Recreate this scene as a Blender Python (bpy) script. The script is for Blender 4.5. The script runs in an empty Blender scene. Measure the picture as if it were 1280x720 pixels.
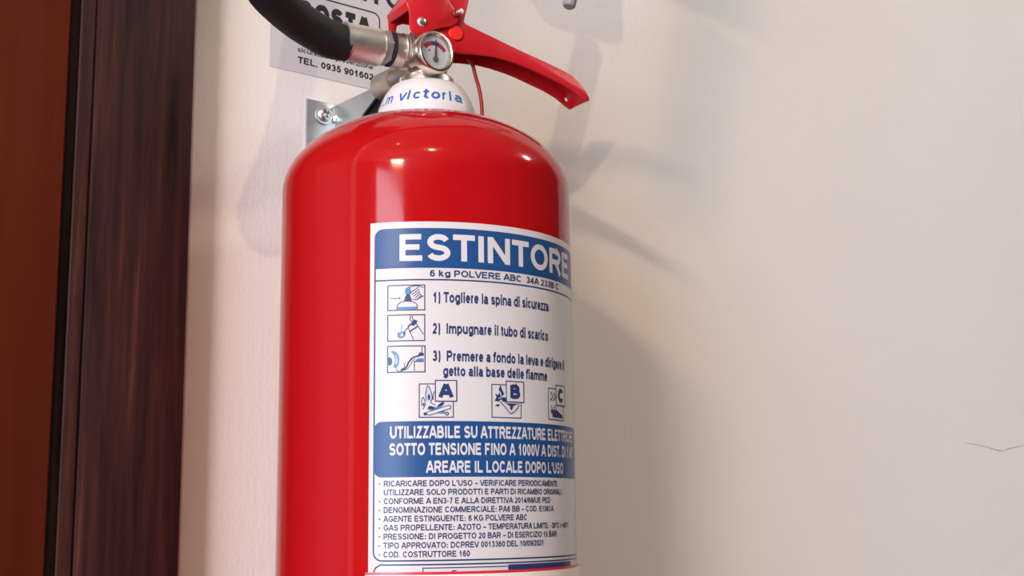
import bpy, bmesh, math, random
from mathutils import Vector, Matrix
random.seed(4)
SC = bpy.context.scene
COL = SC.collection
PI = math.pi
MM = 0.001

# ------------------------------------------------------------------ camera
cam_d = bpy.data.cameras.new('camera'); cam = bpy.data.objects.new('camera', cam_d); COL.objects.link(cam)
SC.camera = cam
cam_d.sensor_width = 36.0; cam_d.sensor_fit = 'HORIZONTAL'
cam_d.lens = 36.0 * 1632.4 / 1280.0
cam_d.clip_start = 0.02; cam_d.clip_end = 50
yaw, pitch, roll = math.radians(39.356), math.radians(9.859), math.radians(-0.683)
fw = Vector((math.sin(yaw)*math.cos(pitch), math.cos(yaw)*math.cos(pitch), math.sin(pitch)))
rt = Vector((math.cos(yaw), -math.sin(yaw), 0)); up = rt.cross(fw)
r2 = math.cos(roll)*rt + math.sin(roll)*up; u2 = -math.sin(roll)*rt + math.cos(roll)*up
m = Matrix((r2, u2, -fw)).transposed().to_4x4()
m.translation = Vector((-0.41621, -0.58200, 1.300))
cam.matrix_world = m

# ------------------------------------------------------------------ world, lights, exposure
W = bpy.data.worlds.new('world'); SC.world = W; W.use_nodes = True
bg = W.node_tree.nodes['Background']
bg.inputs[0].default_value = (0.93, 0.88, 0.90, 1); bg.inputs[1].default_value = 0.06
SC.view_settings.view_transform = 'Standard'; SC.view_settings.look = 'None'
SC.view_settings.gamma = 1.0; SC.view_settings.exposure = -0.06
SC.view_settings.use_curve_mapping = False

def aim(o, d):
    o.rotation_euler = Vector(d).to_track_quat('-Z', 'Y').to_euler()
def area(name, loc, d, sx, sy, power, col):
    l = bpy.data.lights.new(name, 'AREA'); l.shape = 'RECTANGLE'; l.size = sx; l.size_y = sy
    l.energy = power; l.color = col
    o = bpy.data.objects.new(name, l); COL.objects.link(o); o.location = loc; aim(o, d); return o
def bulb(name, loc, power, col, rad):
    l = bpy.data.lights.new(name, 'POINT'); l.energy = power; l.color = col; l.shadow_soft_size = rad
    o = bpy.data.objects.new(name, l); COL.objects.link(o); o.location = loc; return o
# daylight through the tall glazed door on the left wall
area('daylight', (-5.02, -2.60, 1.56), (1, 0, 0), 2.34, 2.72, 364.0, (0.73, 0.83, 1.0))
# ceiling spots of the room, plus an added fill on the right
def pos(az, el, z, o=(-0.05, -0.06, 1.48)):
    d = (z - o[2]) / math.tan(math.radians(el)); a = math.radians(az)
    return (o[0] + d*math.sin(a), o[1] - d*math.cos(a), z)
bulb('ceiling_spot_or_fill', pos(-31, 39, 3.16), 60.0, (1.0, 0.87, 0.60), 0.016)
bulb('ceiling_spot_or_fill', pos(-66, 53, 3.16), 1.5, (1.0, 0.90, 0.72), 0.03)
pl = pos(-58.5, 18.3, 2.62); area('wall_lamp', pl, (-pl[0], -pl[1], 1.45-pl[2]), 0.50, 0.07, 64.0, (1.0, 0.70, 0.48))
bulb('ceiling_spot_or_fill', (2.1, -1.2, 3.12), 54.0, (1.0, 0.89, 0.80), 0.12)  # added fill to brighten the far right wall, no known lamp there

# ------------------------------------------------------------------ materials
def mat(name, col, rough=0.5, metal=0.0, spec=0.5, coat=0.0, coat_rough=0.05):
    M = bpy.data.materials.new(name); M.use_nodes = True
    b = M.node_tree.nodes['Principled BSDF']
    b.inputs['Base Color'].default_value = (*col, 1); b.inputs['Roughness'].default_value = rough
    b.inputs['Metallic'].default_value = metal; b.inputs['Specular IOR Level'].default_value = spec
    b.inputs['Coat Weight'].default_value = coat; b.inputs['Coat Roughness'].default_value = coat_rough
    return M
def nt(M): return M.node_tree.nodes, M.node_tree.links, M.node_tree.nodes['Principled BSDF']
def coords(M, scale, rot=(0, 0, 0)):
    n, l, b = nt(M)
    tc = n.new('ShaderNodeTexCoord'); mp = n.new('ShaderNodeMapping')
    mp.inputs['Scale'].default_value = scale; mp.inputs['Rotation'].default_value = rot
    l.new(tc.outputs['Object'], mp.inputs['Vector']); return mp.outputs['Vector']
def noise(M, vec, scale, detail=4, rough=0.5, dist=0.0):
    n, l, b = nt(M)
    t = n.new('ShaderNodeTexNoise'); t.inputs['Scale'].default_value = scale
    t.inputs['Detail'].default_value = detail; t.inputs['Roughness'].default_value = rough
    t.inputs['Distortion'].default_value = dist
    l.new(vec, t.inputs['Vector']); return t.outputs['Fac']
def ramp(M, fac, stops):
    n, l, b = nt(M)
    r = n.new('ShaderNodeValToRGB'); e = r.color_ramp.elements
    e[0].position = stops[0][0]; e[0].color = (*stops[0][1], 1)
    e[1].position = stops[-1][0]; e[1].color = (*stops[-1][1], 1)
    for p_, c in stops[1:-1]:
        k = e.new(p_); k.color = (*c, 1)
    l.new(fac, r.inputs['Fac']); return r.outputs['Color']
def bump(M, fac, strength, distance):
    n, l, b = nt(M)
    k = n.new('ShaderNodeBump'); k.inputs['Strength'].default_value = strength
    k.inputs['Distance'].default_value = distance
    prev = b.inputs['Normal'].links
    if prev: l.new(prev[0].from_socket, k.inputs['Normal'])
    l.new(fac, k.inputs['Height']); l.new(k.outputs['Normal'], b.inputs['Normal'])
def setcol(M, c):
    n, l, b = nt(M); l.new(c, b.inputs['Base Color'])
def setrough(M, fac, lo, hi):
    n, l, b = nt(M); k = n.new('ShaderNodeMapRange')
    k.inputs['To Min'].default_value = lo; k.inputs['To Max'].default_value = hi
    l.new(fac, k.inputs['Value']); l.new(k.outputs['Result'], b.inputs['Roughness'])

WALL = mat('painted_plaster', (0.74, 0.69, 0.66), 0.75, spec=0.25)
v = coords(WALL, (1, 1, 1))
setcol(WALL, ramp(WALL, noise(WALL, v, 3.0, 3), [(0.3, (0.78, 0.745, 0.715)), (0.7, (0.81, 0.775, 0.745))]))
bump(WALL, noise(WALL, v, 420, 4, 0.6), 0.45, 0.0006)
bump(WALL, noise(WALL, coords(WALL, (60, 60, 4)), 5, 3), 0.22, 0.0006)
SIDE = mat('side_wall_paint', (0.42, 0.39, 0.37), 0.85)
bump(SIDE, noise(SIDE, coords(SIDE, (1, 1, 1)), 150), 0.1, 0.001)
CEIL = mat('ceiling_paint', (0.5, 0.48, 0.47), 0.9)
bump(CEIL, noise(CEIL, coords(CEIL, (1, 1, 1)), 150), 0.1, 0.001)
FLOOR = mat('floor_tile', (0.42, 0.28, 0.2), 0.35)
n_, l_, b_ = nt(FLOOR)
bt = n_.new('ShaderNodeTexBrick'); bt.offset = 0; bt.inputs['Scale'].default_value = 1
bt.inputs['Brick Width'].default_value = 0.33; bt.inputs['Row Height'].default_value = 0.33
bt.inputs['Mortar Size'].default_value = 0.004
bt.inputs['Color1'].default_value = (0.26, 0.19, 0.15, 1); bt.inputs['Color2'].default_value = (0.23, 0.165, 0.13, 1)
bt.inputs['Mortar'].default_value = (0.3, 0.27, 0.25, 1)
l_.new(coords(FLOOR, (1, 1, 1)), bt.inputs['Vector']); l_.new(bt.outputs['Color'], b_.inputs['Base Color'])

def wood(name, stops, rough, stretch, sc, spec=0.4):
    M = mat(name, stops[0][1], rough, spec=spec)
    v = coords(M, (1, 1, stretch))
    f = noise(M, v, sc, 6, 0.62, 0.4)
    setcol(M, ramp(M, f, stops))
    bump(M, noise(M, v, sc*2.2, 4), 0.18, 0.0005)
    setrough(M, noise(M, v, sc*1.6, 3), rough-0.06, rough+0.12)
    return M
CASING = wood('dark_walnut', [(0.30, (0.010, 0.0035, 0.0035)), (0.45, (0.026, 0.0095, 0.0085)), (0.58, (0.044, 0.0145, 0.0110)), (0.70, (0.095, 0.031, 0.020))], 0.46, 0.045, 150, 0.3)
DOOR = wood('mahogany', [(0.3, (0.060, 0.0075, 0.0026)), (0.55, (0.088, 0.012, 0.0038)), (0.75, (0.112, 0.017, 0.005))], 0.34, 0.05, 40, 0.3)
WHITEFR = mat('white_frame_paint', (0.8, 0.8, 0.78), 0.4)

RED = mat('red_enamel', (0.37, 0.004, 0.006), 0.09, spec=0.21)
bump(RED, noise(RED, coords(RED, (1, 1, 1)), 90, 2), 0.012, 0.001)
LEVER = mat('red_lacquered_steel', (0.50, 0.010, 0.018), 0.34, spec=0.45)
bump(LEVER, noise(LEVER, coords(LEVER, (1, 1, 1)), 300, 3), 0.05, 0.0004)
CAPRED = mat('bright_red_plastic', (0.78, 0.012, 0.008), 0.5)
SEALRED = mat('red_seal_plastic', (0.33, 0.006, 0.016), 0.4)
COLLAR = mat('white_plastic', (0.64, 0.62, 0.63), 0.38)
bump(COLLAR, noise(COLLAR, coords(COLLAR, (1, 1, 1)), 200), 0.02, 0.0005)
INK = mat('blue_print', (0.012, 0.10, 0.40), 0.5)
BLACK = mat('black_rubber', (0.0105, 0.0115, 0.0135), 0.62, spec=0.3)
bump(BLACK, noise(BLACK, coords(BLACK, (1, 1, 1)), 420, 4), 0.2, 0.0006)
BLACKINK = mat('black_print', (0.012, 0.012, 0.014), 0.6)
PAPER = mat('white_sheet', (0.57, 0.55, 0.58), 0.55, spec=0.3)
def metal(name, c, r, sc=180):
    M = mat(name, c, r, 1.0)
    f = noise(M, coords(M, (1, 1, 1)), sc, 4)
    setrough(M, f, r-0.08, r+0.12); bump(M, f, 0.06, 0.0004)
    return M
NICKEL = metal('nickel_plated_brass', (0.56, 0.51, 0.45), 0.36)
CHROME = metal('polished_steel', (0.72, 0.70, 0.67), 0.30)
ALU = metal('crimped_aluminium', (0.74, 0.69, 0.64), 0.40)
ZINC = metal('galvanised_steel', (0.50, 0.56, 0.60), 0.42, 60)
BEZEL = metal('champagne_steel', (0.72, 0.64, 0.53), 0.18)
GREYPL = mat('grey_plastic', (0.25, 0.24, 0.24), 0.4)
DARKRED = mat('dark_red_plastic', (0.16, 0.004, 0.010), 0.5)

LW = mat('label_white', (0.59, 0.56, 0.575), 0.32, spec=0.22)
LB = mat('label_blue', (0.014, 0.066, 0.21), 0.32, spec=0.22)
LN = mat('label_navy', (0.024, 0.040, 0.125), 0.32, spec=0.22)
LM = mat('label_mid_blue', (0.07, 0.20, 0.42), 0.32, spec=0.22)
LL = mat('label_pale_blue', (0.42, 0.50, 0.64), 0.32, spec=0.22)
LRED = mat('card_red', (0.62, 0.02, 0.05), 0.3)
LCREAM = mat('card_cream', (0.80, 0.72, 0.66), 0.4)
DIALW = mat('dial_white', (0.80, 0.80, 0.80), 0.5)
DIALR = mat('dial_red', (0.50, 0.035, 0.05), 0.5)
DIALG = mat('dial_grey', (0.13, 0.14, 0.14), 0.5)
GLASS = mat('gauge_glass', (1, 1, 1), 0.03)
nt(GLASS)[2].inputs['Transmission Weight'].default_value = 1.0
nt(GLASS)[2].inputs['IOR'].default_value = 1.08

# ------------------------------------------------------------------ helpers
def obj(name, bm, mats, parent=None, smooth=True, angle=35):
    me = bpy.data.meshes.new(name)
    bm.normal_update(); bm.to_mesh(me); bm.free()
    o = bpy.data.objects.new(name, me); COL.objects.link(o)
    for k in (mats if isinstance(mats, (list, tuple)) else [mats]): me.materials.append(k)
    if smooth:
        me.polygons.foreach_set('use_smooth', [True]*len(me.polygons))
        me.set_sharp_from_angle(angle=math.radians(angle))
    if parent is not None:
        o.parent = parent; o.matrix_parent_inverse = parent.matrix_world.inverted()
    return o
def empty(name, loc):
    o = bpy.data.objects.new(name, None); COL.objects.link(o); o.location = loc
    o.empty_display_size = 0.05; o.matrix_world = Matrix.Translation(loc); return o
def tag(o, label, cat): o['label'] = label; o['category'] = cat
def box(bm, x0, x1, y0, y1, z0, z1, bev=0.0, segs=2):
    r = bmesh.ops.create_cube(bm, size=1.0)
    for vv in r['verts']:
        vv.co = Vector(((x0+x1)/2 + vv.co.x*(x1-x0), (y0+y1)/2 + vv.co.y*(y1-y0), (z0+z1)/2 + vv.co.z*(z1-z0)))
    if bev > 0:
        es = list({e for vv in r['verts'] for e in vv.link_edges})
        bmesh.ops.bevel(bm, geom=es, offset=bev, segments=segs, profile=0.5, affect='EDGES')
def frame_of(d):
    d = Vector(d).normalized(); a = Vector((0, 0, 1)) if abs(d.z) < 0.9 else Vector((1, 0, 0))
    s = d.cross(a).normalized(); t = s.cross(d).normalized(); return d, s, t
def lathe(bm, prof, org, axis, segs=48, closed=False):
    """prof: list of (radius, distance along axis)"""
    d, s, t = frame_of(axis); org = Vector(org); rings = []
    for r, h in prof:
        if r < 1e-7: rings.append([bm.verts.new(org + d*h)])
        else: rings.append([bm.verts.new(org + d*h + (s*math.cos(2*PI*k/segs) + t*math.sin(2*PI*k/segs))*r) for k in range(segs)])
    for a, b in zip(rings[:-1], rings[1:]):
        for k in range(segs):
            k2 = (k+1) % segs
            if len(a) == 1 and len(b) == 1: continue
            if len(a) == 1: bm.faces.new((a[0], b[k], b[k2]))
            elif len(b) == 1: bm.faces.new((a[k], b[0], a[k2]))
            else: bm.faces.new((a[k], b[k], b[k2], a[k2]))
    bmesh.ops.recalc_face_normals(bm, faces=bm.faces[:])
def spline(pts, n=10):
    P = [Vector(p) for p in pts]; P = [2*P[0]-P[1]] + P + [2*P[-1]-P[-2]]; out = []
    for i in range(1, len(P)-2):
        for k in range(n):
            t = k/n
            out.append(0.5*((2*P[i]) + (P[i+1]-P[i-1])*t + (2*P[i-1]-5*P[i]+4*P[i+1]-P[i+2])*t*t + (3*P[i]-P[i-1]-3*P[i+1]+P[i+2])*t**3))
    out.append(P[-2]); return out
def tube(bm, pts, rad, segs=20):
    rings = []; prev = None
    for i, p in enumerate(pts):
        d = (pts[min(i+1, len(pts)-1)] - pts[max(i-1, 0)]).normalized()
        if prev is None: _, s, t = frame_of(d)
        else:
            s = (prev - d*prev.dot(d)).normalized(); t = d.cross(s)
        prev = s; r = rad(i/(len(pts)-1)) if callable(rad) else rad
        rings.append([bm.verts.new(p + (s*math.cos(2*PI*k/segs)+t*math.sin(2*PI*k/segs))*r) for k in range(segs)])
    for a, b in zip(rings[:-1], rings[1:]):
        for k in range(segs): bm.faces.new((a[k], a[(k+1) % segs], b[(k+1) % segs], b[k]))
    bm.faces.new(rings[0][::-1]); bm.faces.new(rings[-1])
    bmesh.ops.recalc_face_normals(bm, faces=bm.faces[:])
def plate(bm, pts2, M, t0, t1, bev=0.0, hole=None):
    """outline pts2=(a,b) extruded from depth t0 to t1; M maps (a,b,t) to a Vector"""
    vs = [bm.verts.new(M(a, b, t0)) for a, b in pts2]
    es = [bm.edges.new((vs[i], vs[(i+1) % len(vs)])) for i in range(len(vs))]
    if hole:
        hv = [bm.verts.new(M(hole[0]+hole[2]*math.cos(2*PI*k/20), hole[1]+hole[2]*math.sin(2*PI*k/20), t0)) for k in range(20)]
        es += [bm.edges.new((hv[i], hv[(i+1) % 20])) for i in range(20)]
        g = bmesh.ops.triangle_fill(bm, edges=es, use_beauty=True)
        fs = [f for f in g['geom'] if isinstance(f, bmesh.types.BMFace)]
    else:
        fs = [bm.faces.new(vs)]
    r = bmesh.ops.extrude_face_region(bm, geom=fs)
    d = M(0, 0, t1) - M(0, 0, t0)
    nv = [g for g in r['geom'] if isinstance(g, bmesh.types.BMVert)]
    for q in nv: q.co += d
    allv = set(vs) | set(nv)
    if hole: allv |= set(hv)
    fs = [f for f in bm.faces if all(q in allv for q in f.verts)]
    bmesh.ops.recalc_face_normals(bm, faces=fs)
    if bev > 0:
        ee = [e for e in bm.edges if e.verts[0] in allv and e.verts[1] in allv and len(e.link_faces) == 2 and e.calc_face_angle(0) > 0.6]
        bmesh.ops.bevel(bm, geom=ee, offset=bev, segments=2, profile=0.5, affect='EDGES', clamp_overlap=True)
def smooth2(pts, n=6):
    return [(p.x, p.y) for p in spline([(a, b, 0) for a, b in pts], n)]

# ---- printed matter: a flat drawing (u, v) with layers, later wrapped on a surface
class Print:
    def __init__(s): s.bm = bmesh.new(); s.lay = s.bm.verts.layers.float.new('lay')
    def face(s, pts, mi, lay):
        vs = [s.bm.verts.new((a, b, 0)) for a, b in pts]
        for q in vs: q[s.lay] = lay
        f = s.bm.faces.new(vs); f.material_index = mi
        if f.calc_area() and f.normal.z < 0 or sum(pts[i][0]*pts[(i+1) % len(pts)][1]-pts[(i+1) % len(pts)][0]*pts[i][1] for i in range(len(pts))) < 0: f.normal_flip()
        if len(pts) > 4: bmesh.ops.triangulate(s.bm, faces=[f])
    def rect(s, x0, y0, x1, y1, mi, lay): s.face([(x0, y0), (x1, y0), (x1, y1), (x0, y1)], mi, lay)
    def rrect_pts(s, x0, y0, x1, y1, r, corners='1111', n=6):
        C = [(x1-r, y1-r, 0), (x0+r, y1-r, 90), (x0+r, y0+r, 180), (x1-r, y0+r, 270)]; K = [(x1, y1), (x0, y1), (x0, y0), (x1, y0)]
        out = []
        for i, (cx, cy, a0) in enumerate(C):
            if corners[i] == '1':
                out += [(cx+r*math.cos(math.radians(a0+90*k/n)), cy+r*math.sin(math.radians(a0+90*k/n))) for k in range(n+1)]
            else: out.append(K[i])
        return out
    def rrect(s, x0, y0, x1, y1, r, mi, lay, corners='1111'): s.face(s.rrect_pts(x0, y0, x1, y1, r, corners), mi, lay)
    def stroke(s, pts, w, mi, lay, closed=False):
        P = [Vector(p) for p in pts]; n = len(P)
        if closed and (P[0]-P[-1]).length < 1e-6: P.pop(); n -= 1
        L, R = [], []
        for i in range(n):
            a = P[(i-1) % n] if (closed or i > 0) else None; b = P[(i+1) % n] if (closed or i < n-1) else None
            d1 = (P[i]-a).normalized() if a is not None else None; d2 = (b-P[i]).normalized() if b is not None else None
            d = (d1+d2) if (d1 is not None and d2 is not None) else (d1 if d1 is not None else d2)
            if d.length < 1e-6: d = d1
            d = d.normalized(); nn = Vector((-d.y, d.x)); k = 1.0
            if d1 is not None and d2 is not None: k = min(2.0, 1/max(0.3, nn.dot(Vector((-d1.y, d1.x)))))
            L.append(P[i]+nn*w/2*k); R.append(P[i]-nn*w/2*k)
        for i in range(n if closed else n-1):
            j = (i+1) % n; s.face([tuple(R[i]), tuple(R[j]), tuple(L[j]), tuple(L[i])], mi, lay)
    def outline(s, x0, y0, x1, y1, w, mi, lay): s.stroke([(x0, y0), (x1, y0), (x1, y1), (x0, y1)], w, mi, lay, True)
    def curve(s, pts, w, mi, lay): s.stroke(smooth2(pts, 5), w, mi, lay)
    def blob(s, pts, mi, lay): s.face(smooth2(list(pts)+[pts[0]], 4)[:-1], mi, lay)
    def disc(s, cx, cy, r, mi, lay, n=14): s.face([(cx+r*math.cos(2*PI*k/n), cy+r*math.sin(2*PI*k/n)) for k in range(n)], mi, lay)
    def text(s, string, u0, u1, base, cap, mi, lay, bold=0.19, shear=0.0):
        """one line of lettering: capitals `cap` high, ink running from u0 to u1"""
        adv = 0.0; items = []; lsb = 0.055; w = bold; hw = w/2; k_ = 0
        for ch in string: items.append((adv, ch, GLYPH[ch])); adv += GLYPH[ch][0]
        sx = (u1-u0)/(adv-2*lsb); s.bm.verts.ensure_lookup_table(); n0 = len(s.bm.verts)
        for x, ch, (wd, paths, dots) in items:
            l_, r_ = TIGHT.get(ch, (lsb, lsb)); xa = x+l_+hw; xb = x+wd-r_-hw
            f = lambda p: (xa+(xb-xa)*p[0] + shear*p[1], hw+(1-2*hw)*p[1])
            for P in paths:
                s.stroke([f(p) for p in P], w, mi, lay+0.09*(k_ % 4)); k_ += 1
            for p in dots:
                c = f(p); s.rect(c[0]-hw*1.08, c[1]-hw, c[0]+hw*1.08, c[1]+hw, mi, lay)
        s.bm.verts.ensure_lookup_table()
        for q in s.bm.verts[n0:]: q.co.x = u0+(q.co.x-lsb)*sx; q.co.y = base+q.co.y*cap
    def finish(s, name, mats, fn, parent, cut=0.0, cutv=0.0):
        """fn(u, v, lay) -> Vector in metres; cut: spacing of the vertical cuts that let it bend"""
        bm = s.bm
        if cut:
            us = [q.co.x for q in bm.verts]; k = math.ceil(min(us)/cut)
            while k*cut < max(us):
                bmesh.ops.bisect_plane(bm, geom=bm.verts[:]+bm.edges[:]+bm.faces[:], plane_co=(k*cut, 0, 0), plane_no=(1, 0, 0), dist=1e-5); k += 1
        if cutv:
            vs_ = [q.co.y for q in bm.verts]; k = math.ceil(min(vs_)/cutv)
            while k*cutv < max(vs_):
                bmesh.ops.bisect_plane(bm, geom=bm.verts[:]+bm.edges[:]+bm.faces[:], plane_co=(0, k*cutv, 0), plane_no=(0, 1, 0), dist=1e-5); k += 1
        for f in bm.faces: f.normal_update()
        for q in bm.verts:
            q.co = fn(q.co.x, q.co.y, q[s.lay])
        return obj(name, bm, mats, parent, smooth=False)
def ea(cx, cy, rx, ry, a0, a1, n=14):
    return [(cx+rx*math.cos(math.radians(a0+(a1-a0)*k/n)), cy+ry*math.sin(math.radians(a0+(a1-a0)*k/n))) for k in range(n+1)]
def glyphs():
    e = .12; X = .70; st = lambda x, y0=-e, y1=1+e: [(x, y0), (x, y1)]
    o_ = lambda: ea(.5, X/2, .5, X/2, 90, 450, 22)
    G = {}
    def g(c, w, paths, dots=()): G[c] = (w/.716, paths, list(dots))
    g(' ', .278, [])
    g('A', .722, [[(-.02, -e), (.47, 1+e)], [(1.02, -e), (.53, 1+e)], [(.2, .28), (.8, .28)], [(.5, .7), (.5, 1+e)]])
    g('B', .722, [st(0), [(0, 1), (.55, 1)]+ea(.55, .765, .36, .235, 90, -90, 8)+[(0, .53)], [(0, .53), (.6, .53)]+ea(.6, .265, .4, .265, 90, -90, 8)+[(0, 0)]])
    g('C', .722, [ea(.5, .5, .5, .5, 36, 324, 22)])
    g('D', .722, [st(0), [(0, 1), (.42, 1)]+ea(.42, .5, .58, .5, 90, -90, 14)+[(0, 0)]])
    g('E', .667, [st(0), [(0, 1), (1.05, 1)], [(0, .52), (.95, .52)], [(0, 0), (1.1, 0)]])
    g('F', .611, [st(0), [(0, 1), (1.1, 1)], [(0, .50), (.9, .50)]])
    g('G', .778, [ea(.5, .5, .5, .5, 38, 318, 22)+[(.97, .16), (.97, .45)], [(1.1, .45), (.55, .45)]])
    g('H', .722, [st(0), st(1), [(0, .52), (1, .52)]])
    g('I', .278, [st(.5)])
    g('K', .722, [st(0), [(0, .30), (.98, 1+e)], [(.36, .62), (1.05, -e)]])
    g('L', .611, [st(0), [(0, 0), (1.1, 0)]])
    g('M', .833, [st(0), st(1), [(.03, 1.05), (.5, -.05)], [(.97, 1.05), (.5, -.05)]])
    g('N', .722, [st(0), st(1), [(.02, 1.05), (.98, -.05)]])
    g('O', .778, [ea(.5, .5, .5, .5, 90, 450, 26)])
    g('P', .667, [st(0), [(0, 1), (.6, 1)]+ea(.6, .72, .4, .28, 90, -90, 10)+[(0, .44)]])
    g('R', .722, [st(0), [(0, 1), (.6, 1)]+ea(.6, .735, .38, .265, 90, -90, 10)+[(0, .47)], [(.55, .47), (1.04, -e)]])
    g('S', .667, [ea(.5, .755, .46, .245, 18, 250, 14)+[(.62, .49)]+ea(.5, .25, .5, .25, 62, -162, 14)])
    g('T', .611, [st(.5), [(-.14, 1), (1.14, 1)]])
    g('U', .722, [[(0, 1+e), (0, .42)]+ea(.5, .42, .5, .42, 180, 360, 14)+[(1, 1+e)]])
    g('V', .667, [[(-.04, 1+e), (.48, -e)], [(1.04, 1+e), (.52, -e)]])
    g('Z', .611, [[(0, 1), (1, 1), (0, 0), (1.08, 0)]])
    g('0', .556, [ea(.5, .5, .5, .5, 90, 450, 22)])
    g('1', .556, [st(.62), [(.62, .99), (.42, .80), (.08, .68)]])
    g('2', .556, [ea(.5, .70, .46, .30, 165, -25, 12)+[(.62, .36), (.12, .08), (.04, 0), (1.06, 0)]])
    g('3', .556, [ea(.47, .76, .42, .24, 160, -80, 12)+[(.36, .53)], [(.36, .53)]+ea(.47, .265, .5, .265, 85, -160, 12)])
    g('4', .556, [st(.74), [(.74, 1.02), (.0, .26), (1.12, .26)]])
    g('5', .556, [[(.95, 1), (.2, 1), (.08, .48)]+ea(.48, .31, .5, .31, 128, -160, 14)])
    g('6', .556, [ea(.5, .31, .5, .31, 90, 450, 18), ea(.58, .5, .58, .5, 190, 48, 12)])
    g('7', .556, [[(0, 1), (1, 1), (.62, .55), (.4, -e)]])
    g('8', .556, [ea(.5, .765, .42, .235, 90, 450, 18), ea(.5, .265, .5, .265, 90, 450, 18)])
    g('9', .556, [ea(.5, .69, .5, .31, 90, 450, 18), ea(.42, .5, .58, .5, 10, -132, 12)])
    g('a', .556, [ea(.47, .48, .42, .22, 158, 0, 10)+[(.89, .1), (1.02, -e)], [(.89, .42), (.45, .37)]+ea(.36, .19, .36, .185, 85, 270, 8)+[(.6, .04), (.89, .2)]])
    g('b', .611, [st(0), o_()])
    g('c', .556, [ea(.5, X/2, .5, X/2, 40, 320, 18)])
    g('d', .611, [st(1), o_()])
    g('e', .556, [[(0, .36), (1, .36)]+ea(.5, X/2, .5, X/2, 5, 322, 20)])
    g('f', .333, [[(.22, -e), (.22, .82)]+ea(.80, .82, .58, .19, 180, 95, 6)+[(1.3, 1.01)], [(-.4, X), (1.1, X)]])
    g('g', .611, [o_(), [(1, X+e*.9), (1, -.06)]+ea(.5, -.06, .5, .19, 0, -158, 10)])
    g('i', .278, [[(.5, -e), (.5, X+e)]], [(.5, 1.03)])
    g('k', .556, [st(0), [(0, .22), (.9, X+e)], [(.36, .44), (1.05, -e)]])
    g('l', .278, [st(.5)])
    g('m', .889, [[(0, -e), (0, X+e)], ea(.25, .45, .25, .25, 180, 0, 8)+[(.5, -e)], ea(.75, .45, .25, .25, 180, 0, 8)+[(1, -e)]])
    g('n', .611, [[(0, -e), (0, X+e)], ea(.5, .40, .5, .30, 180, 0, 10)+[(1, -e)]])
    g('o', .611, [o_()])
    g('p', .611, [[(0, -.36), (0, X+e)], o_()])
    g('r', .389, [[(.1, -e), (.1, X+e)], ea(.75, .38, .65, .32, 180, 75, 6)])
    g('s', .556, [ea(.5, .525, .45, .175, 15, 250, 10)+[(.6, .345)]+ea(.5, .175, .5, .175, 62, -165, 10)])
    g('t', .333, [[(.32, 1.0), (.32, .16)]+ea(.82, .16, .50, .16, 180, 270, 5)+[(1.05, 0)], [(-.35, X), (1.05, X)]])
    g('u', .611, [[(1, -e), (1, X+e)], [(0, X+e), (0, .30)]+ea(.5, .30, .5, .30, 180, 360, 10)])
    g('v', .556, [[(-.03, X+e), (.47, -e)], [(1.03, X+e), (.53, -e)]])
    g('z', .5, [[(0, X), (1, X), (0, 0), (1.06, 0)]])
    g(')', .333, [ea(-.1, .42, 1.0, .78, 62, -62, 10)])
    g('.', .278, [], [(.5, 0)]); g(':', .333, [], [(.5, 0), (.5, .56)])
    g('-', .333, [[(-.1, .36), (1.1, .36)]]); g('\u2013', .556, [[(-.15, .36), (1.15, .36)]])
    g('/', .278, [[(-.2, -e), (1.2, 1+e)]]); g('\u2019', .278, [[(.58, 1+e), (.58, .85), (.4, .68)]])
    g('+', .584, [[(0, .42), (1, .42)], [(.5, .06), (.5, .78)]]); g('\u00b0', .40, [ea(.5, .84, .42, .17, 90, 450, 12)])
    return G
GLYPH = glyphs()
TIGHT = {'f': (.0, -.03), 't': (.0, .0), 'r': (.06, -.02), ')': (.05, .05), '/': (-.02, -.02), '-': (.02, .02), '1': (.03, .06), 'T': (.02, .02), 'A': (-.01, -.01), 'V': (-.01, -.01), 'v': (-.01, -.01), 'L': (.06, .0), 'z': (.0, .0), 'a': (.03, .03)}

# ------------------------------------------------------------------ the room
def struct(name, bm, mats, parent=None, smooth=False):
    o = obj(name, bm, mats, parent, smooth); o['kind'] = 'structure'; return o
ZC = 3.2
bm = bmesh.new(); box(bm, -5.2, 3.0, -5.4, 0.25, -0.1, 0.0); struct('floor', bm, FLOOR)
bm = bmesh.new(); box(bm, -5.2, 3.0, -5.4, 0.25, ZC, ZC+0.1); struct('ceiling', bm, CEIL)
bm = bmesh.new()
box(bm, -0.150, 3.0, 0.100, 0.25, 0, ZC)           # wall right of the door opening
box(bm, -1.06, -0.150, 0.100, 0.25, 2.12, ZC)      # above the door
box(bm, -5.2, -1.06, 0.100, 0.25, 0, ZC)           # left of the door
wall = struct('wall_back', bm, WALL)
bm = bmesh.new()
box(bm, -5.2, -5.05, -5.4, -3.80, 0, ZC); box(bm, -5.2, -5.05, -1.40, 0.10, 0, ZC)
box(bm, -5.2, -5.05, -3.80, -1.40, 2.95, ZC); box(bm, -5.2, -5.05, -3.80, -1.40, 0, 0.18)
struct('wall_left', bm, SIDE)
bm = bmesh.new()
for y0, y1 in ((-3.80, -3.77), (-1.43, -1.40)): box(bm, -5.2, -5.03, y0, y1, 0.18, 2.95)
box(bm, -5.2, -5.03, -3.77, -1.43, 2.92, 2.95); box(bm, -5.2, -5.03, -3.77, -1.43, 0.18, 0.215)
struct('window_1', bm, WHITEFR)
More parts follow.
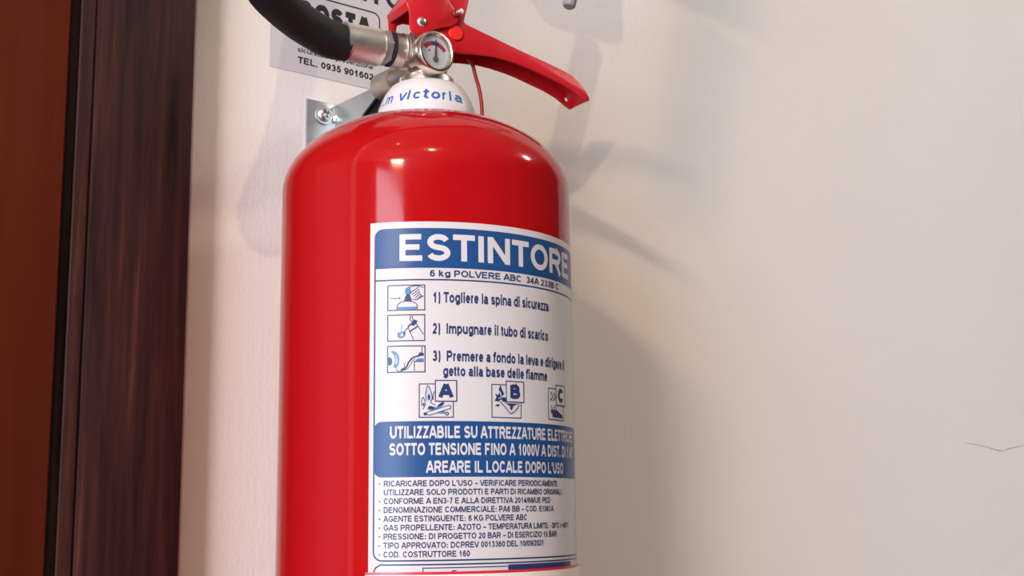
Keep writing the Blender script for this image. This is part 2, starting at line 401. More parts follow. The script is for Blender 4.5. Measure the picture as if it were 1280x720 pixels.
# hairline crack in the paint
bm = bmesh.new()
cr = [(0.688, 1.3615), (0.712, 1.3600), (0.735, 1.3570), (0.750, 1.3555), (0.763, 1.3580), (0.785, 1.3610), (0.806, 1.3640)]
cp = spline([(x, 0.0999, z) for x, z in cr], 8)
tube(bm, cp, lambda t: 0.00022 + 0.0005*math.sin(PI*t)*(0.6+0.4*math.sin(19*t)), 6)
bmesh.ops.create_icosphere(bm, subdivisions=1, radius=0.0016, matrix=Matrix.Translation((0.822, 0.0999, 1.3665)) @ Matrix.Diagonal((1.5, 0.4, 0.8, 1)))
CRACK = mat('crack_plaster', (0.58, 0.53, 0.50), 0.9)
struct('crack', bm, CRACK, wall)

# door leaf and its casing
bm = bmesh.new(); box(bm, -1.05, -0.1725, 0.090, 0.130, 0.005, 2.115, 0.0012); struct('door_1', bm, DOOR)
bm = bmesh.new(); box(bm, -0.1640, -0.1502, 0.1000, 0.25, 0, 2.12, 0.0008); box(bm, -0.1722, -0.1630, 0.0990, 0.25, 0, 2.12, 0.0008)
box(bm, -1.075, -1.052, 0.0925, 0.25, 0, 2.12, 0.0008)
struct('trim_1', bm, CASING)
bm = bmesh.new()
def casing(x0, x1, flip=1):
    # moulded section swept from the floor: rounded inner bead, thin groove, flat field
    sec = [(-0.1650, 0.0995), (-0.1675, 0.0860), (-0.1698, 0.0832), (-0.1702, 0.0822), (-0.1697, 0.0812), (-0.1670, 0.0809), (-0.1630, 0.0811),
           (-0.1622, 0.0826), (-0.1616, 0.0828), (-0.1608, 0.0812), (-0.1560, 0.0806), (-0.1300, 0.0806), (-0.1060, 0.0808),
           (-0.1046, 0.0814), (-0.1040, 0.0828), (-0.1040, 0.0995)]
    return sec
sec = casing(0, 0)
lo = [bm.verts.new((x, y, 0)) for x, y in sec]; hi = [bm.verts.new((x, y, 2.10)) for x, y in sec]
for i in range(len(sec)):
    j = (i+1) % len(sec); bm.faces.new((lo[i], lo[j], hi[j], hi[i]))
bm.faces.new(lo); bm.faces.new(hi); bmesh.ops.recalc_face_normals(bm, faces=bm.faces[:])
struct('trim_2', bm, CASING, smooth=True)
bm = bmesh.new(); box(bm, -1.12, -0.104, 0.081, 0.0995, 2.101, 2.17, 0.002); box(bm, -1.12, -1.054, 0.081, 0.0995, 0, 2.10, 0.002)
struct('trim_3', bm, CASING)

# ------------------------------------------------------------------ notice sheet stuck to the wall
S = Print()
S.rect(-46.5, 1571.7, 62, 1690, 0, 0)
S.text('TEL. 0935 901602', -26.8, 28.8, 1577.9, 4.3, 1, 1, bold=0.205)
S.text('sicurezza e prevenzione', -27.2, 28.6, 1585.2, 3.1, 1, 1, bold=0.160)
S.stroke(S.rrect_pts(-33.6, 1601.5, 33.4, 1624.2, 5.0), 0.9, 1, 1, True)
S.text('COSTA', -26.8, 26.4, 1606.3, 13.6, 1, 1, bold=0.300)
S.text('NTO', 9.5, 53.0, 1630.4, 15.0, 1, 1, bold=0.205)
sheet = S.finish('wall_notice', [PAPER, BLACKINK], lambda u, v, l: Vector((u, 99.65 - 0.12*l, v))*MM, None)
tag(sheet, 'white notice sheet with black phone number glued to the wall behind the hose', 'sign')
# give the sheet a real edge
sol = sheet.modifiers.new('thickness', 'SOLIDIFY'); sol.thickness = 0.00008; sol.offset = -1

# ------------------------------------------------------------------ wall bracket
br = empty('wall_bracket', (0, 0.0995, 1.500))
XZ = lambda a, b, t: Vector((a, t, b))*MM
YZ = lambda a, b, t: Vector((t, a, b))*MM
bm = bmesh.new()
plate(bm, [(-21.0, 1555.7), (-1.8, 1555.7), (-1.2, 1554.6), (21, 1554.6), (21, 1490), (-21.0, 1490)], XZ, 97.6, 99.8, 0.25)
obj('back_plate', bm, ZINC, br)
bm = bmesh.new()
plate(bm, [(98.2, 1555.2), (49.0, 1555.2), (46.4, 1554.6), (45.4, 1551.3), (65.5, 1541.2), (98.2, 1520)], YZ, -0.9, 0.9, 0.35)
obj('arm', bm, ZINC, br)
bm = bmesh.new()
plate(bm, [(97.4, 1550), (52, 1554.0), (49.5, 1550.0), (47.5, 1540), (58, 1526), (97.4, 1518)], YZ, 3.2, 5.6, 0.5)
obj('dark_plate', bm, BLACK, br)  # thin black plate just right of the arm
# round head screw with a cross recess and washer
bm = bmesh.new()
lathe(bm, [(0, 0), (6.0*MM, 0), (6.2*MM, 0.4*MM), (6.0*MM, 0.9*MM), (0, 0.9*MM)], (-9.3*MM, 97.5*MM, 1.5470), (0, -1, 0), 32)
w = obj('washer', bm, ZINC, br)
bm = bmesh.new()
cx, cz = -9.3, 1547.0
rings = []
for k in range(9):
    a = k/8*PI/2; r = 4.6*math.cos(a); h = 96.5-2.6*math.sin(a)
    rings.append((r, h))
def headv(r, ang, y):
    # press a cross into the dome
    x, z = r*math.cos(ang), r*math.sin(ang)
    xr, zr = x*math.cos(.5)+z*math.sin(.5), -x*math.sin(.5)+z*math.cos(.5)
    if (abs(xr) < 0.75 and abs(zr) < 2.6) or (abs(zr) < 0.75 and abs(xr) < 2.6): y = min(y+2.2, 96.4)
    return Vector((cx+x, y, cz+z))*MM
rs = [4.6, 4.55, 4.4, 4.1] + [3.8-0.28*i for i in range(13)] + [0.12]
prev = None
for r in rs:
    y = 96.6-2.7*math.sqrt(max(0, 1-(r/4.6)**2))
    ring = [bm.verts.new(headv(r, 2*PI*k/56, y)) for k in range(56)]
    if prev:
        for k in range(56): bm.faces.new((prev[k], prev[(k+1) % 56], ring[(k+1) % 56], ring[k]))
    prev = ring
bm.faces.new(prev); bmesh.ops.recalc_face_normals(bm, faces=bm.faces[:])
obj('screw', bm, CHROME, br, angle=50)
bm = bmesh.new()
lathe(bm, [(0, 0), (3.3*MM, 0), (3.5*MM, 0.8*MM), (3.1*MM, 2.0*MM), (1.9*MM, 2.8*MM), (0, 3.1*MM)], (0.6*MM, 97.6*MM, 1.5462), (-0.35, -1, 0), 24)
obj('rivet', bm, CHROME, br)
tag(br, 'galvanised steel wall bracket with screw holding the red extinguisher by its valve', 'bracket')

# ------------------------------------------------------------------ fire extinguisher
fx = empty('fire_extinguisher', (0, 0, 1.06))
tag(fx, 'red powder fire extinguisher with blue and white label hanging on the wall', 'fire extinguisher')
R = 80.0
def dome_z(r): return 1476 + 46*math.sqrt(max(0, 1-(r/R)**2))
bm = bmesh.new()
prof = [(0, 1072), (40, 1071), (60, 1069), (68, 1066), (74, 1070), (78.5, 1078), (80, 1090), (80, 1150), (80, 1250), (80, 1350), (80, 1440), (80, 1470)]
prof += [(R*math.cos(math.radians(a)), 1476+46*math.sin(math.radians(a))) for a in range(0, 84, 3)] + [(0, 1522)]
lathe(bm, [(r*MM, z*MM) for r, z in prof], (0, 0, 0), (0, 0, 1), 192)
tank = obj('tank', bm, RED, fx, angle=60)

# collar with printed word
bm = bmesh.new()
cprof = [(27.9, 1516.5), (28.0, 1522), (27.3, 1526.2), (25.6, 1530.8), (23.4, 1535), (20.6, 1538.8), (18.6, 1540.2), (16, 1540.8), (10, 1541)]
lathe(bm, [(r*MM, z*MM) for r, z in cprof], (0, 0, 0), (0, 0, 1), 96)
box(bm, -0.0152, -0.0140, 0.0035, 0.0050, 1.538, 1.5445)
col_ = obj('neck_collar', bm, COLLAR, fx, angle=50)
S = Print()
S.text('l', -34.8, -33.4, 0, 6.0, 0, 1, bold=0.17, shear=0.10)
S.text('.', -31.0, -29.7, 0, 6.4, 0, 1, bold=0.2)
S.text('m', -27.8, -22.3, 0, 6.4, 0, 1, bold=0.16, shear=0.1)
S.text('v', -17.74, -13.75, 0.00, 6.60, 0, 1, bold=0.180, shear=0.10)
S.text('l', -12.94, -11.25, 0.00, 6.40, 0, 1, bold=0.180, shear=0.10)
S.text('c', -9.55, -5.32, 0.00, 6.60, 0, 1, bold=0.180, shear=0.10)
S.text('t', -3.93, -1.17, 0.00, 7.20, 0, 1, bold=0.180, shear=0.10)
S.text('o', 0.08, 4.95, 0.00, 6.60, 0, 1, bold=0.200, shear=0.10)
S.text('r', 5.91, 8.31, 0.00, 6.60, 0, 1, bold=0.180, shear=0.10)
S.text('l', 9.88, 11.55, 0.00, 6.60, 0, 1, bold=0.180, shear=0.10)
S.text('a', 13.51, 18.69, 0.00, 6.60, 0, 1, bold=0.180, shear=0.10)
def on_cone(u, v, l):
    z = 1525.2 + v*0.92
    rr = 28
    for (ra, za), (rb, zb) in zip(cprof[:-1], cprof[1:]):
        if za <= z <= zb: rr = ra+(rb-ra)*(z-za)/(zb-za)
    rr += 0.18; a = u/26.0 - math.radians(31)
    return Vector((rr*math.sin(a), -rr*math.cos(a), z))*MM
S.finish('collar_print', [INK], on_cone, col_, cut=1.0, cutv=0.6)

# valve frame: s along the lever, t across it (to the wall), z up
HZ = math.radians(97.6); hd = Vector((math.sin(HZ), math.cos(HZ), 0)); qd = Vector((-hd.y, hd.x, 0))
V = lambda s_, z_, t_: (hd*s_ + qd*t_ + Vector((0, 0, z_)))*MM
bm = bmesh.new()
lathe(bm, [(0, 1536), (15.5, 1536), (15.5, 1545.6), (14.6, 1546.4), (12.5, 1547), (12.5, 1570), (11.6, 1571.5), (0, 1571.5)][:0] or
      [(0, 1.536), (.0155, 1.536), (.0157, 1.5436), (.0150, 1.5452), (.0118, 1.5460), (.0115, 1.570), (.0105, 1.5715), (0, 1.5715)], (0, 0, 0), (0, 0, 1), 48)
# hose port with thread ridges, towards the hose
p0 = V(0, 1559.3, 0)
ridge = [(0, 0), (.0105, 0), (.0105, .010), (.0092, .0108), (.0092, .0118), (.0103, .0124), (.0092, .0131), (.0092, .0140), (.0103, .0146), (.0092, .0153), (.0092, .0162), (.0103, .0168), (.0098, .0176), (.0098, .0229), (0, .0229)]
lathe(bm, ridge, p0, -hd, 40)
# suspension port towards the wall
lathe(bm, [(0, 0), (.0085, 0), (.0085, .026), (.0089, .0266), (.0089, .0285), (.0083, .029), (.0083, .046), (.0070, .0485), (0, .0485)], (0, 0, 1.5530), (0, 1, 0), 40)
valve = obj('valve_body', bm, NICKEL, fx)

# gauge
GX, GY, GZ = -8.9, -22.0, 1553.8
GO = Vector((GX, GY, GZ))*MM
bm = bmesh.new()
lathe(bm, [(0, -.0185), (.0070, -.0185), (.0070, -.0125), (.0082, -.0120), (.0082, -.0085), (.0108, -.0078), (.0121, -.0062), (.0123, -.0025), (.0121, -.0006), (.0114, .0004),
           (.0104, .0006), (.0098, .0000), (.0094, -.0014), (.0093, -.0022), (0, -.0022)], GO, (0, -1, 0), 64)
gauge = obj('pressure_gauge', bm, BEZEL, fx)
S = Print()
S.disc(0, 0, 9.3, 0, 0, 40)
def arc(a0, a1, ra, rb, mi):
    n = 10; A = [math.radians(a0+(a1-a0)*k/n) for k in range(n+1)]
    for k in range(n): S.face([(ra*math.cos(A[k]), -3.5+ra*math.sin(A[k])), (rb*math.cos(A[k]), -3.5+rb*math.sin(A[k])), (rb*math.cos(A[k+1]), -3.5+rb*math.sin(A[k+1])), (ra*math.cos(A[k+1]), -3.5+ra*math.sin(A[k+1]))], mi, 1)
arc(38, 72, 7.4, 9.9, 1); arc(72, 106, 7.4, 9.9, 2); arc(106, 142, 7.4, 9.9, 1)
S.disc(-3.6, 0.6, 0.65, 2, 1)
S.stroke([(-1.6, 4.6), (-0.4, 4.6)], 0.5, 2, 1)
S.finish('dial', [DIALW, DIALR, DIALG], lambda u, v, l: Vector((GX+u, GY+2.0-0.08*l, GZ+v))*MM, gauge)
bm = bmesh.new()
plate(bm, [(-0.8, -3.4), (0.8, -3.4), (0.45, 7.2), (-0.05, 7.2)], lambda a, b, t: Vector((GX+a, GY+t, GZ+b))*MM, 0.9, 1.2)
lathe(bm, [(0, 0), (.0017, 0), (.0017, .0006), (.0011, .0008), (0, .0008)], Vector((GX, GY+1.3, GZ-4.2))*MM, (0, -1, 0), 20)
obj('needle', bm, DIALG, gauge)
bm = bmesh.new()
lathe(bm, [(0, 0), (.0096, 0), (.0096, .0006), (.0060, .0012), (0, .0015)], Vector((GX, GY+0.4, GZ))*MM, (0, -1, 0), 40)
obj('gauge_lens', bm, GLASS, gauge)

# hose: nut, ferrule, rubber, nozzle
bm = bmesh.new()
lathe(bm, [(0, .0226), (.0088, .0226), (.0101, .0230), (.0101, .0241), (.0088, .0246), (0, .0246)], p0, -hd, 40)
obj('gasket', bm, BLACK, fx)
bm = bmesh.new()
lathe(bm, [(0, .0246), (.0092, .0246), (.0100, .0252), (.0100, .0280), (.0094, .0292), (0, .0292)], p0, -hd, 6)
obj('hose_nut', bm, ZINC, fx, angle=25)
bm = bmesh.new()
fp = [(0, .0285), (.0080, .0285), (.0100, .0295), (.0106, .0310)]
n = 20
lathe(bm, fp + [(.0104, .0330), (.0104, .0500), (.0107, .0516), (.0106, .0526), (.0100, .0528), (0, .0528)], p0 + Vector((0, 0, -0.0004)), -hd, 48)
obj('ferrule', bm, ALU, fx, angle=50)
hp = [V(-50, 1557.6, 0)] + [Vector(q)*MM for q in ((-60.5, 6.8, 1557.9), (-70.4, 4.4, 1558.9), (-82.9, 0, 1560.4), (-97.5, -6.2, 1563.2), (-112.3, -14.3, 1567.6), (-119, -20, 1577),
      (-117, -23, 1593), (-108, -24, 1618), (-100, -24, 1650), (-92, -26, 1700), (-70, -32, 1765), (-15, -42, 1836), (60, -47, 1878), (116, -41, 1874), (141, -40, 1838))]
bm = bmesh.new(); tube(bm, spline(hp, 10), lambda t: .0098+.0006*min(1, t*18), 32); obj('hose', bm, BLACK, fx)
na = Vector((74.0, -40, 1594.5))*MM; nb = Vector((135, -40, 1790))*MM
bm = bmesh.new()
lathe(bm, [(0, 0), (.0030, 0), (.0038, .0010), (.0040, .007), (.0070, .020), (.0095, .036), (.0099, .060), (.0099, .170), (0, .171)], na, nb-na, 40)
nozzle = obj('nozzle', bm, GREYPL, fx)
bm = bmesh.new()
gp = [(72, 1772), (80, 1766), (146, 1766), (152, 1774), (151, 1826), (146, 1838), (132, 1840), (112, 1828), (88, 1806), (74, 1790)]
plate(bm, gp, lambda p_, q_, t_: Vector((p_, t_, q_))*MM, -51, -29, 3.0)
obj('grip', bm, BLACK, nozzle)

# carry handle: pressed steel channel, near and far cheek, web along the top, closed tip
top = [(20.5, 1579.8), (38, 1575.4), (57.2, 1570.6), (76.9, 1566.2), (88, 1563.4), (94.5, 1561.2), (100, 1557.8), (104.5, 1553.3), (106.8, 1549.6)]
tip = [(107.0, 1547.8), (105.4, 1546.6), (103.6, 1546.6)]
bot = [(98.5, 1549.4), (93.9, 1552.0), (85, 1555.2), (76.7, 1557.2), (65, 1560.2), (57.1, 1561.6), (47, 1562.8), (37.9, 1563.2), (27.1, 1562.4), (13.9, 1560.9)]
cheek = top + tip + bot + [(4, 1561.5), (0, 1570), (2, 1598), (7, 1604), (24.6, 1604), (22.6, 1593.4), (19.5, 1581.0)]
bm = bmesh.new()
plate(bm, cheek, V, -9.5, -7.7, 0.5)
far = top + tip + bot[:-1] + [(20, 1561.5), (15, 1570), (15, 1598), (24.6, 1604), (22.6, 1593.4), (19.5, 1581.0)]
plate(bm, far, V, 7.7, 9.5, 0.5, hole=(101.8, 1552.4, 1.35))
inner = [(a-0.9*(0.25 if a < 90 else 0.75), b-1.9*(1.0 if a < 90 else 0.75)) for a, b in top]
web = top + [(107.0, 1547.8)] + [(105.2, 1547.4)] + inner[::-1]
plate(bm, web, V, -9.0, 9.0, 0.3)
handle = obj('carry_handle', bm, LEVER, fx, angle=40)

# squeeze lever: near cheek overlaps the handle, slim arm rises out above it
arm = [(4, 1604), (20, 1602), (36, 1605), (66, 1614), (92, 1620.5), (112, 1623.2), (127, 1629.5), (139, 1644), (149, 1658), (162, 1673), (142, 1669), (134, 1659), (125, 1645), (114, 1636), (92, 1631), (66, 1625), (36, 1617), (4, 1612)]
lc = [(-19.4, 1583.6), (-17.4, 1577.4), (-17.4, 1572.4), (-16.9, 1568.2), (-14.6, 1565.6), (-11.5, 1565.8), (-8.3, 1567.2), (-1.1, 1571.3), (8.7, 1574.7), (12.9, 1576.9), (13.8, 1580), (13.0, 1584), (7.2, 1591.5), (6.0, 1596), (8, 1604), (4, 1612), (-2, 1612), (-9, 1602), (-14, 1592)]
bm = bmesh.new()
plate(bm, lc, V, -12.6, -10.9, 0.5)
plate(bm, [(-19.4, 1583.6), (-18.6, 1572.2), (-14.4, 1572.0), (-13.6, 1578.6), (-10, 1580.5), (13, 1582), (12, 1592), (8, 1604), (4, 1612), (-2, 1612), (-9, 1602), (-14, 1592)], V, 10.4, 12.0, 0.4)
plate(bm, arm, V, -3.0, 3.0, 0.6)
plate(bm, [(-2, 1612), (4, 1612), (10, 1607), (10, 1605), (3, 1610), (-1, 1610)], V, -11.5, 11.5, 0.3)
plate(bm, [(-19.6, 1583.8), (-18.2, 1579.4), (-17.1, 1579.7), (-18.4, 1584.0), (-13.0, 1592), (-8, 1601.5), (-1, 1610.6), (-2, 1612), (-9, 1602.2), (-14, 1592.2)], V, -12.4, 12.4, 0.3)
lever = obj('squeeze_lever', bm, LEVER, fx, angle=40)
bm = bmesh.new()
lathe(bm, [(0, -.0005), (2.95*MM, -.0005), (2.95*MM, .0004), (2.5*MM, .0010), (1.4*MM, .0014), (0, .0015)], V(-9.8, 1573.9, -12.5), -qd, 28)
obj('rivet', bm, CHROME, lever)
bm = bmesh.new()
lathe(bm, [(0, -.003), (2.6*MM, -.003), (2.6*MM, .0015), (2.0*MM, .0022), (0, .0022)], V(12.4, 1583.2, -12.0), -qd, 24)
obj('pin_sleeve', bm, DARKRED, lever)
bm = bmesh.new()
lathe(bm, [(0, 0), (1.75*MM, 0), (1.75*MM, .0026), (1.5*MM, .0031), (0, .0032)], V(12.8, 1583.4, -14.0), (-qd + hd*0.25), 24)
obj('safety_pin', bm, CHROME, lever)
bm = bmesh.new()
lathe(bm, [(0, -.001), (4.55*MM, -.001), (4.55*MM, .0008), (4.1*MM, .0014), (0, .0016)], V(13.4, 1572.5, -9.5), -qd, 40)
obj('pivot_cap', bm, CAPRED, handle)

# plastic seal: arrow head under the handle and a thin tail down to the dome
sp = spline([V(29.2, 1566, 0), V(30.4, 1560, 0), V(32.2, 1553, 0), V(34.2, 1547, 0), V(35.6, 1541, 0), V(36.4, 1534, 0), V(36.5, 1527, 0), V(36.4, 1516.0, 0)], 8)
bm = bmesh.new(); tube(bm, sp, .00112, 12)
plate(bm, [(26.0, 1562.5), (28.5, 1560.5), (30.5, 1556.0), (32.0, 1560.0), (32.6, 1565), (29, 1566)], V, -1.1, 1.1, 0.3)
obj('safety_seal', bm, SEALRED, fx)

# ------------------------------------------------------------------ instruction label
S = Print()
WHT, BLU, NAV, MID, PAL = 0, 1, 2, 3, 4
S.rect(-78.3, 1262, 64.5, 1444.3, WHT, 0)
# frames and bands
S.stroke([(61, 1283.5), (61, 1440)], 0.55, NAV, 1)
S.stroke(S.rrect_pts(-75.7, 1279.1, 61, 1440.6, 4.2), 0.75, NAV, 1, True)
S.rrect(-75.9, 1421.6, 61.2, 1440.8, 4.0, BLU, 2, '1100')
S.stroke([(-75.9, 1421.3), (61.2, 1421.3)], 0.9, BLU, 2)
S.stroke([(-75.6, 1414.9), (61, 1414.9)], 0.7, NAV, 2)
S.rrect(-75.9, 1318.5, 61.2, 1345.3, 4.2, BLU, 2)
# second frame under it, partly below the card
S.stroke([(-75.6, 1268), (-75.6, 1273.4), (-74.6, 1275.8), (-72.2, 1277.2), (61, 1277.2)], 0.7, NAV, 1)
S.outline(-51.6, 1268, -8.5, 1275.6, 0.5, NAV, 1); S.rect(-8.5, 1268, 44, 1276.4, NAV, 1)
S.text('c', -38.0, -35.0, 1273.0, 1.9, NAV, 1, bold=0.215)
# lettering
S.text('ESTINTORE', -63.2, 50.2, 1424.3, 13.6, WHT, 3, bold=0.205)
S.text('6 kg POLVERE ABC  34A 233B C', -48.2, 33.6, 1416.4, 3.35, NAV, 2, bold=0.200)
S.text('1) Togliere la spina di sicurezza', -46.8, 22.4, 1403.4, 5.4, NAV, 2, bold=0.215)
S.text('2)  Impugnare il tubo di scarico', -46.9, 21.4, 1387.9, 5.4, NAV, 2, bold=0.215)
S.text('3)  Premere a fondo la leva e dirigere il', -46.9, 39.5, 1374.4, 5.3, NAV, 2, bold=0.215)
S.text('getto alla base delle fiamme', -41.8, 20.0, 1367.1, 5.2, NAV, 2, bold=0.215)
S.text('UTILIZZABILE SU ATTREZZATURE ELETTRICHE', -67.6, 51.6, 1337.0, 6.0, WHT, 3, bold=0.215)
S.text('SOTTO TENSIONE FINO A 1000V A DIST. DI 1 MT', -67.9, 52.0, 1328.9, 5.9, WHT, 3, bold=0.215)
S.text('AREARE IL LOCALE DOPO L\u2019USO', -49.9, 35.0, 1320.4, 5.8, WHT, 3, bold=0.215)
rows = [('RICARICARE DOPO L\u2019USO \u2013 VERIFICARE PERIODICAMENTE', 28.2, 1), ('UTILIZZARE SOLO PRODOTTI E PARTI DI RICAMBIO ORIGINALI', 32.6, 0),
        ('CONFORME A EN3-7 E ALLA DIRETTIVA 2014/68/UE PED', 21.0, 1), ('DENOMINAZIONE COMMERCIALE: PA6 BB \u2013 COD. E1061A', 23.8, 1),
        ('AGENTE ESTINGUENTE: 6 KG POLVERE ABC', 3.2, 1), ('GAS PROPELLENTE: AZOTO \u2013 TEMPERATURA LIMITE: -30\u00b0C / +60\u00b0C', 41.8, 1),
        ('PRESSIONE: DI PROGETTO 20 BAR \u2013 DI ESERCIZIO 15 BAR', 26.5, 1), ('TIPO APPROVATO: DCPREV 0013360 DEL 10/09/2021', 15.0, 1), ('COD. COSTRUTTORE 160', -29.0, 1)]
for i, (t, u1, dot) in enumerate(rows):
    zb = 1314.1 - i*4.175
    S.text(t, -70.6, u1, zb, 2.85, NAV, 2, bold=0.195)
    if dot: S.disc(-72.7, zb+1.3, 0.38, NAV, 2, 10)
# step pictograms
B1, B2, B3 = (-69.0, 1399.8, -50.7, 1412.2), (-69.0, 1384.6, -50.7, 1397.4), (-69.0, 1369.2, -50.6, 1382.0)
for b in (B1, B2, B3): S.outline(*b, 0.55, NAV, 1)
def T(b): return lambda a, c: (b[0]+(b[2]-b[0])*a, b[1]+(b[3]-b[1])*c)     # unit square -> box
q = T(B1)
S.stroke([q(.07, .48), q(.34, .48)], 0.4, NAV, 1); S.face([q(.36, .48), q(.31, .53), q(.31, .43)], NAV, 1)
S.curve([q(.25, .04), q(.26, .20), q(.36, .32), q(.52, .36), q(.70, .32), q(.79, .20), q(.80, .04)], 0.45, NAV, 1)
S.face([q(.26, .03), q(.80, .03), q(.80, .13), q(.26, .13)], MID, 1)
S.face([q(.44, .34), q(.66, .34), q(.63, .50), q(.60, .64), q(.52, .66), q(.47, .52)], NAV, 1)
S.face([q(.47, .64), q(.64, .64), q(.64, .74), q(.60, .94), q(.56, .94), q(.57, .74), q(.52, .74), q(.51, .88), q(.47, .88)], MID, 1)
for k in range(5): S.curve([q(.60+.05*k, .68-.07*k), q(.70+.05*k, .78-.05*k), q(.84+.02*k, .92-.10*k)], 0.42, NAV, 1)
S.curve([q(.58, .92), q(.78, .97), q(.97, .90)], 0.4, NAV, 1); S.curve([q(.66, .44), q(.78, .42), q(.97, .56)], 0.4, NAV, 1)
q = T(B2)
S.face([q(.62, .62), q(.70, .82), q(.80, .78), q(.78, .66), q(.70, .56)], NAV, 1)
S.stroke([q(.56, .50), q(.70, .03)], 0.4, NAV, 1); S.stroke([q(.78, .64), q(.97, .24)], 0.4, NAV, 1)
S.curve([q(.56, .50), q(.57, .60), q(.66, .66), q(.78, .64)], 0.4, NAV, 1)
S.stroke([q(.59, .34), q(.82, .56)], 0.7, NAV, 1)
S.curve([q(.64, .97), q(.60, .84), q(.66, .72), q(.60, .58), q(.48, .40), q(.42, .26)], 0.45, NAV, 1)
S.curve([q(.68, .97), q(.67, .86), q(.72, .78)], 0.4, NAV, 1); S.curve([q(.56, .50), q(.46, .36), q(.45, .22)], 0.4, NAV, 1)
S.blob([q(.26, .20), q(.28, .34), q(.34, .32), q(.38, .40), q(.42, .34), q(.49, .34), q(.47, .18), q(.38, .10), q(.30, .11)], MID, 1)
S.blob([q(.34, .18), q(.37, .29), q(.42, .28), q(.42, .18)], PAL, 2); S.stroke([q(.37, .40), q(.38, .66)], 0.35, MID, 1)
q = T(B3)
S.blob([q(.08, .80), q(.18, .82), q(.27, .70), q(.32, .52), q(.30, .32), q(.24, .16), q(.16, .22), q(.20, .45), q(.17, .66)], MID, 1)
S.blob([q(.02, .28), q(.02, .58), q(.09, .56), q(.13, .42), q(.09, .28)], BLU, 1)
S.blob([q(.20, .30), q(.23, .48), q(.21, .68), q(.27, .50), q(.26, .34)], PAL, 2)
S.curve([q(.24, .14), q(.28, .04), q(.40, .03)], 0.4, NAV, 1)
S.curve([q(.36, .06), q(.50, .18), q(.58, .40), q(.70, .56), q(.86, .62)], 0.8, NAV, 1); S.curve([q(.44, .06), q(.56, .16), q(.64, .36), q(.74, .50)], 0.35, NAV, 1)
S.face([q(.33, .10), q(.45, .18), q(.50, .10), q(.40, .04)], NAV, 1); S.stroke([q(.44, .16), q(.47, .34)], 0.4, NAV, 1)
S.face([q(.74, .42), q(.97, .42), q(.97, .52), q(.80, .52)], MID, 1); S.stroke([q(.72, .04), q(.72, .40), q(.97, .40)], 0.45, NAV, 1)
S.face([q(.78, .56), q(.86, .76), q(.97, .72), q(.97, .62), q(.86, .60)], NAV, 1); S.stroke([q(.92, .97), q(.92, .74)], 0.4, NAV, 1)
# class pictograms: drawing box with an overlapping letter box
def classbox(b, lb, letter, lw):
    S.outline(*b, 0.5, NAV, 1)
    S.rect(*lb, WHT, 3); S.outline(*lb, 0.5, NAV, 4)
    w = lb[2]-lb[0]; c = (lb[0]+lb[2])/2
    S.text(letter, c-lw/2, c+lw/2, lb[1]+1.5, lb[3]-lb[1]-2.9, NAV, 4, bold=0.280)
A_ = (-53.4, 1347.1, -36.8, 1363.3); classbox(A_, (-45.6, 1354.9, -35.2, 1365.0), 'A', 6.6)
q = T(A_)
S.blob([q(.20, .50), q(.21, .72), q(.24, .94), q(.34, .76), q(.36, .56), q(.30, .46)], PAL, 1)
S.curve([q(.20, .50), q(.19, .70), q(.25, .95), q(.34, .78), q(.38, .58), q(.34, .44), q(.48, .36)], 0.4, NAV, 1)
S.blob([q(.26, .52), q(.25, .64), q(.29, .70), q(.32, .60), q(.30, .52)], NAV, 2)
S.curve([q(.09, .34), q(.07, .48), q(.11, .60), q(.17, .46), q(.16, .34), q(.10, .24)], 0.4, NAV, 1); S.blob([q(.11, .34), q(.11, .44), q(.15, .40), q(.14, .34)], NAV, 1)
S.curve([q(.40, .52), q(.42, .72), q(.47, .78)], 0.4, NAV, 1)
S.blob([q(.24, .24), q(.30, .34), q(.46, .30), q(.56, .36), q(.72, .46), q(.70, .36), q(.54, .26), q(.36, .20)], MID, 1)
S.blob([q(.24, .26), q(.30, .34), q(.44, .30), q(.40, .24)], NAV, 2); S.blob([q(.54, .36), q(.68, .46), q(.72, .40), q(.58, .32)], NAV, 2)
S.face([q(.22, .15), q(.86, .36), q(.92, .34), q(.93, .28), q(.30, .06), q(.22, .08)], WHT, 3)
S.stroke([q(.22, .15), q(.86, .36), q(.92, .34), q(.92, .27), q(.30, .06), q(.22, .08)], 0.35, NAV, 4, True)
S.face([q(.50, .12), q(.74, .20), q(.76, .10)], MID, 2); S.disc(*q(.81, .11), 0.95, NAV, 3); S.disc(*q(.81, .11), 0.45, PAL, 4); S.disc(*q(.17, .10), 0.75, NAV, 3)
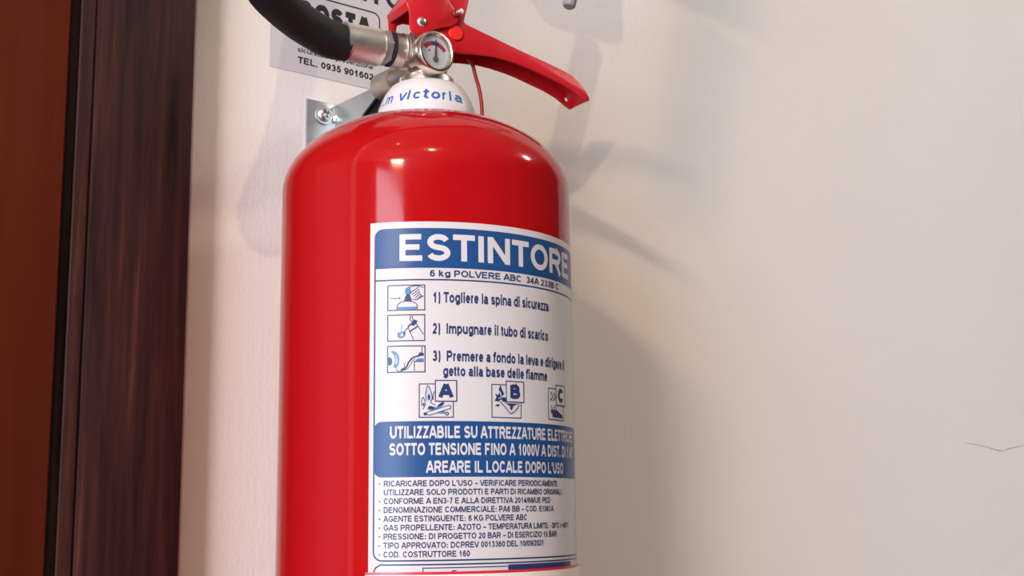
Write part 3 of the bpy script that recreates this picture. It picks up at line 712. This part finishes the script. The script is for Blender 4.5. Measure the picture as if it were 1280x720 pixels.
B_ = (-16.9, 1347.4, 0.3, 1363.6); classbox(B_, (-8.8, 1355.3, 2.0, 1365.5), 'B', 6.2)
q = T(B_)
S.blob([q(.22, .82), q(.28, .98), q(.34, .84), q(.40, .72), q(.32, .66), q(.30, .76)], NAV, 1)
S.face([q(.09, .50), q(.15, .62), q(.10, .72), q(.20, .68), q(.26, .78), q(.28, .66), q(.40, .62), q(.48, .60), q(.48, .46), q(.36, .48), q(.30, .56), q(.22, .48)], NAV, 1)
S.face([q(.10, .34), q(.16, .40), q(.26, .40), q(.22, .33)], NAV, 1)
S.stroke([q(.26, .50), q(.62, .12)], 0.5, NAV, 1); S.stroke([q(.20, .58), q(.40, .64)], 0.35, WHT, 2)
S.face([q(.42, .44), q(.90, .44), q(.72, .36), q(.66, .22), q(.60, .28), q(.60, .36)], NAV, 1)
S.curve([q(.62, .12), q(.74, .18), q(.90, .34), q(.90, .44)], 0.55, NAV, 1)
C_ = (20.9, 1347.9, 37.4, 1363.8); classbox(C_, (28.4, 1355.6, 38.9, 1365.8), 'C', 6.6)
q = T(C_)
for dx in (0, .16): S.curve([q(.12+dx, .60), q(.24+dx, .74), q(.14+dx, .88)], 0.7, NAV, 1)
for dx in (0, .14, .26): S.stroke([q(.16+dx, .46), q(.22+dx, .32)], 0.6, NAV, 1)
S.face([q(.14, .20), q(.14, .32), q(.50, .32), q(.50, .18), q(.92, .16), q(.92, .06), q(.22, .08), q(.22, .20)], NAV, 1)
def on_tank(u, v, l, off=0.10):
    r = R + off + 0.07*l; a = u/R; return Vector((r*math.sin(a), -r*math.cos(a), v))*MM
S.finish('instruction_label', [LW, LB, LN, LM, LL], on_tank, fx, cut=2.0)

# service card below, cream with a red edge, lifting a little at its right end
S = Print()
S.rect(-79.6, 1150, 70.0, 1273.8, 1, 0); S.rect(-79.6, 1150, 70.0, 1272.5, 0, 1)
def on_card(u, v, l):
    return on_tank(u, v + 0.4*max(0, u/70), l*0.8, 0.75 + 0.6*max(0, (u-44)/26)**2)
S.finish('service_card', [LCREAM, LRED], on_card, fx, cut=2.0)
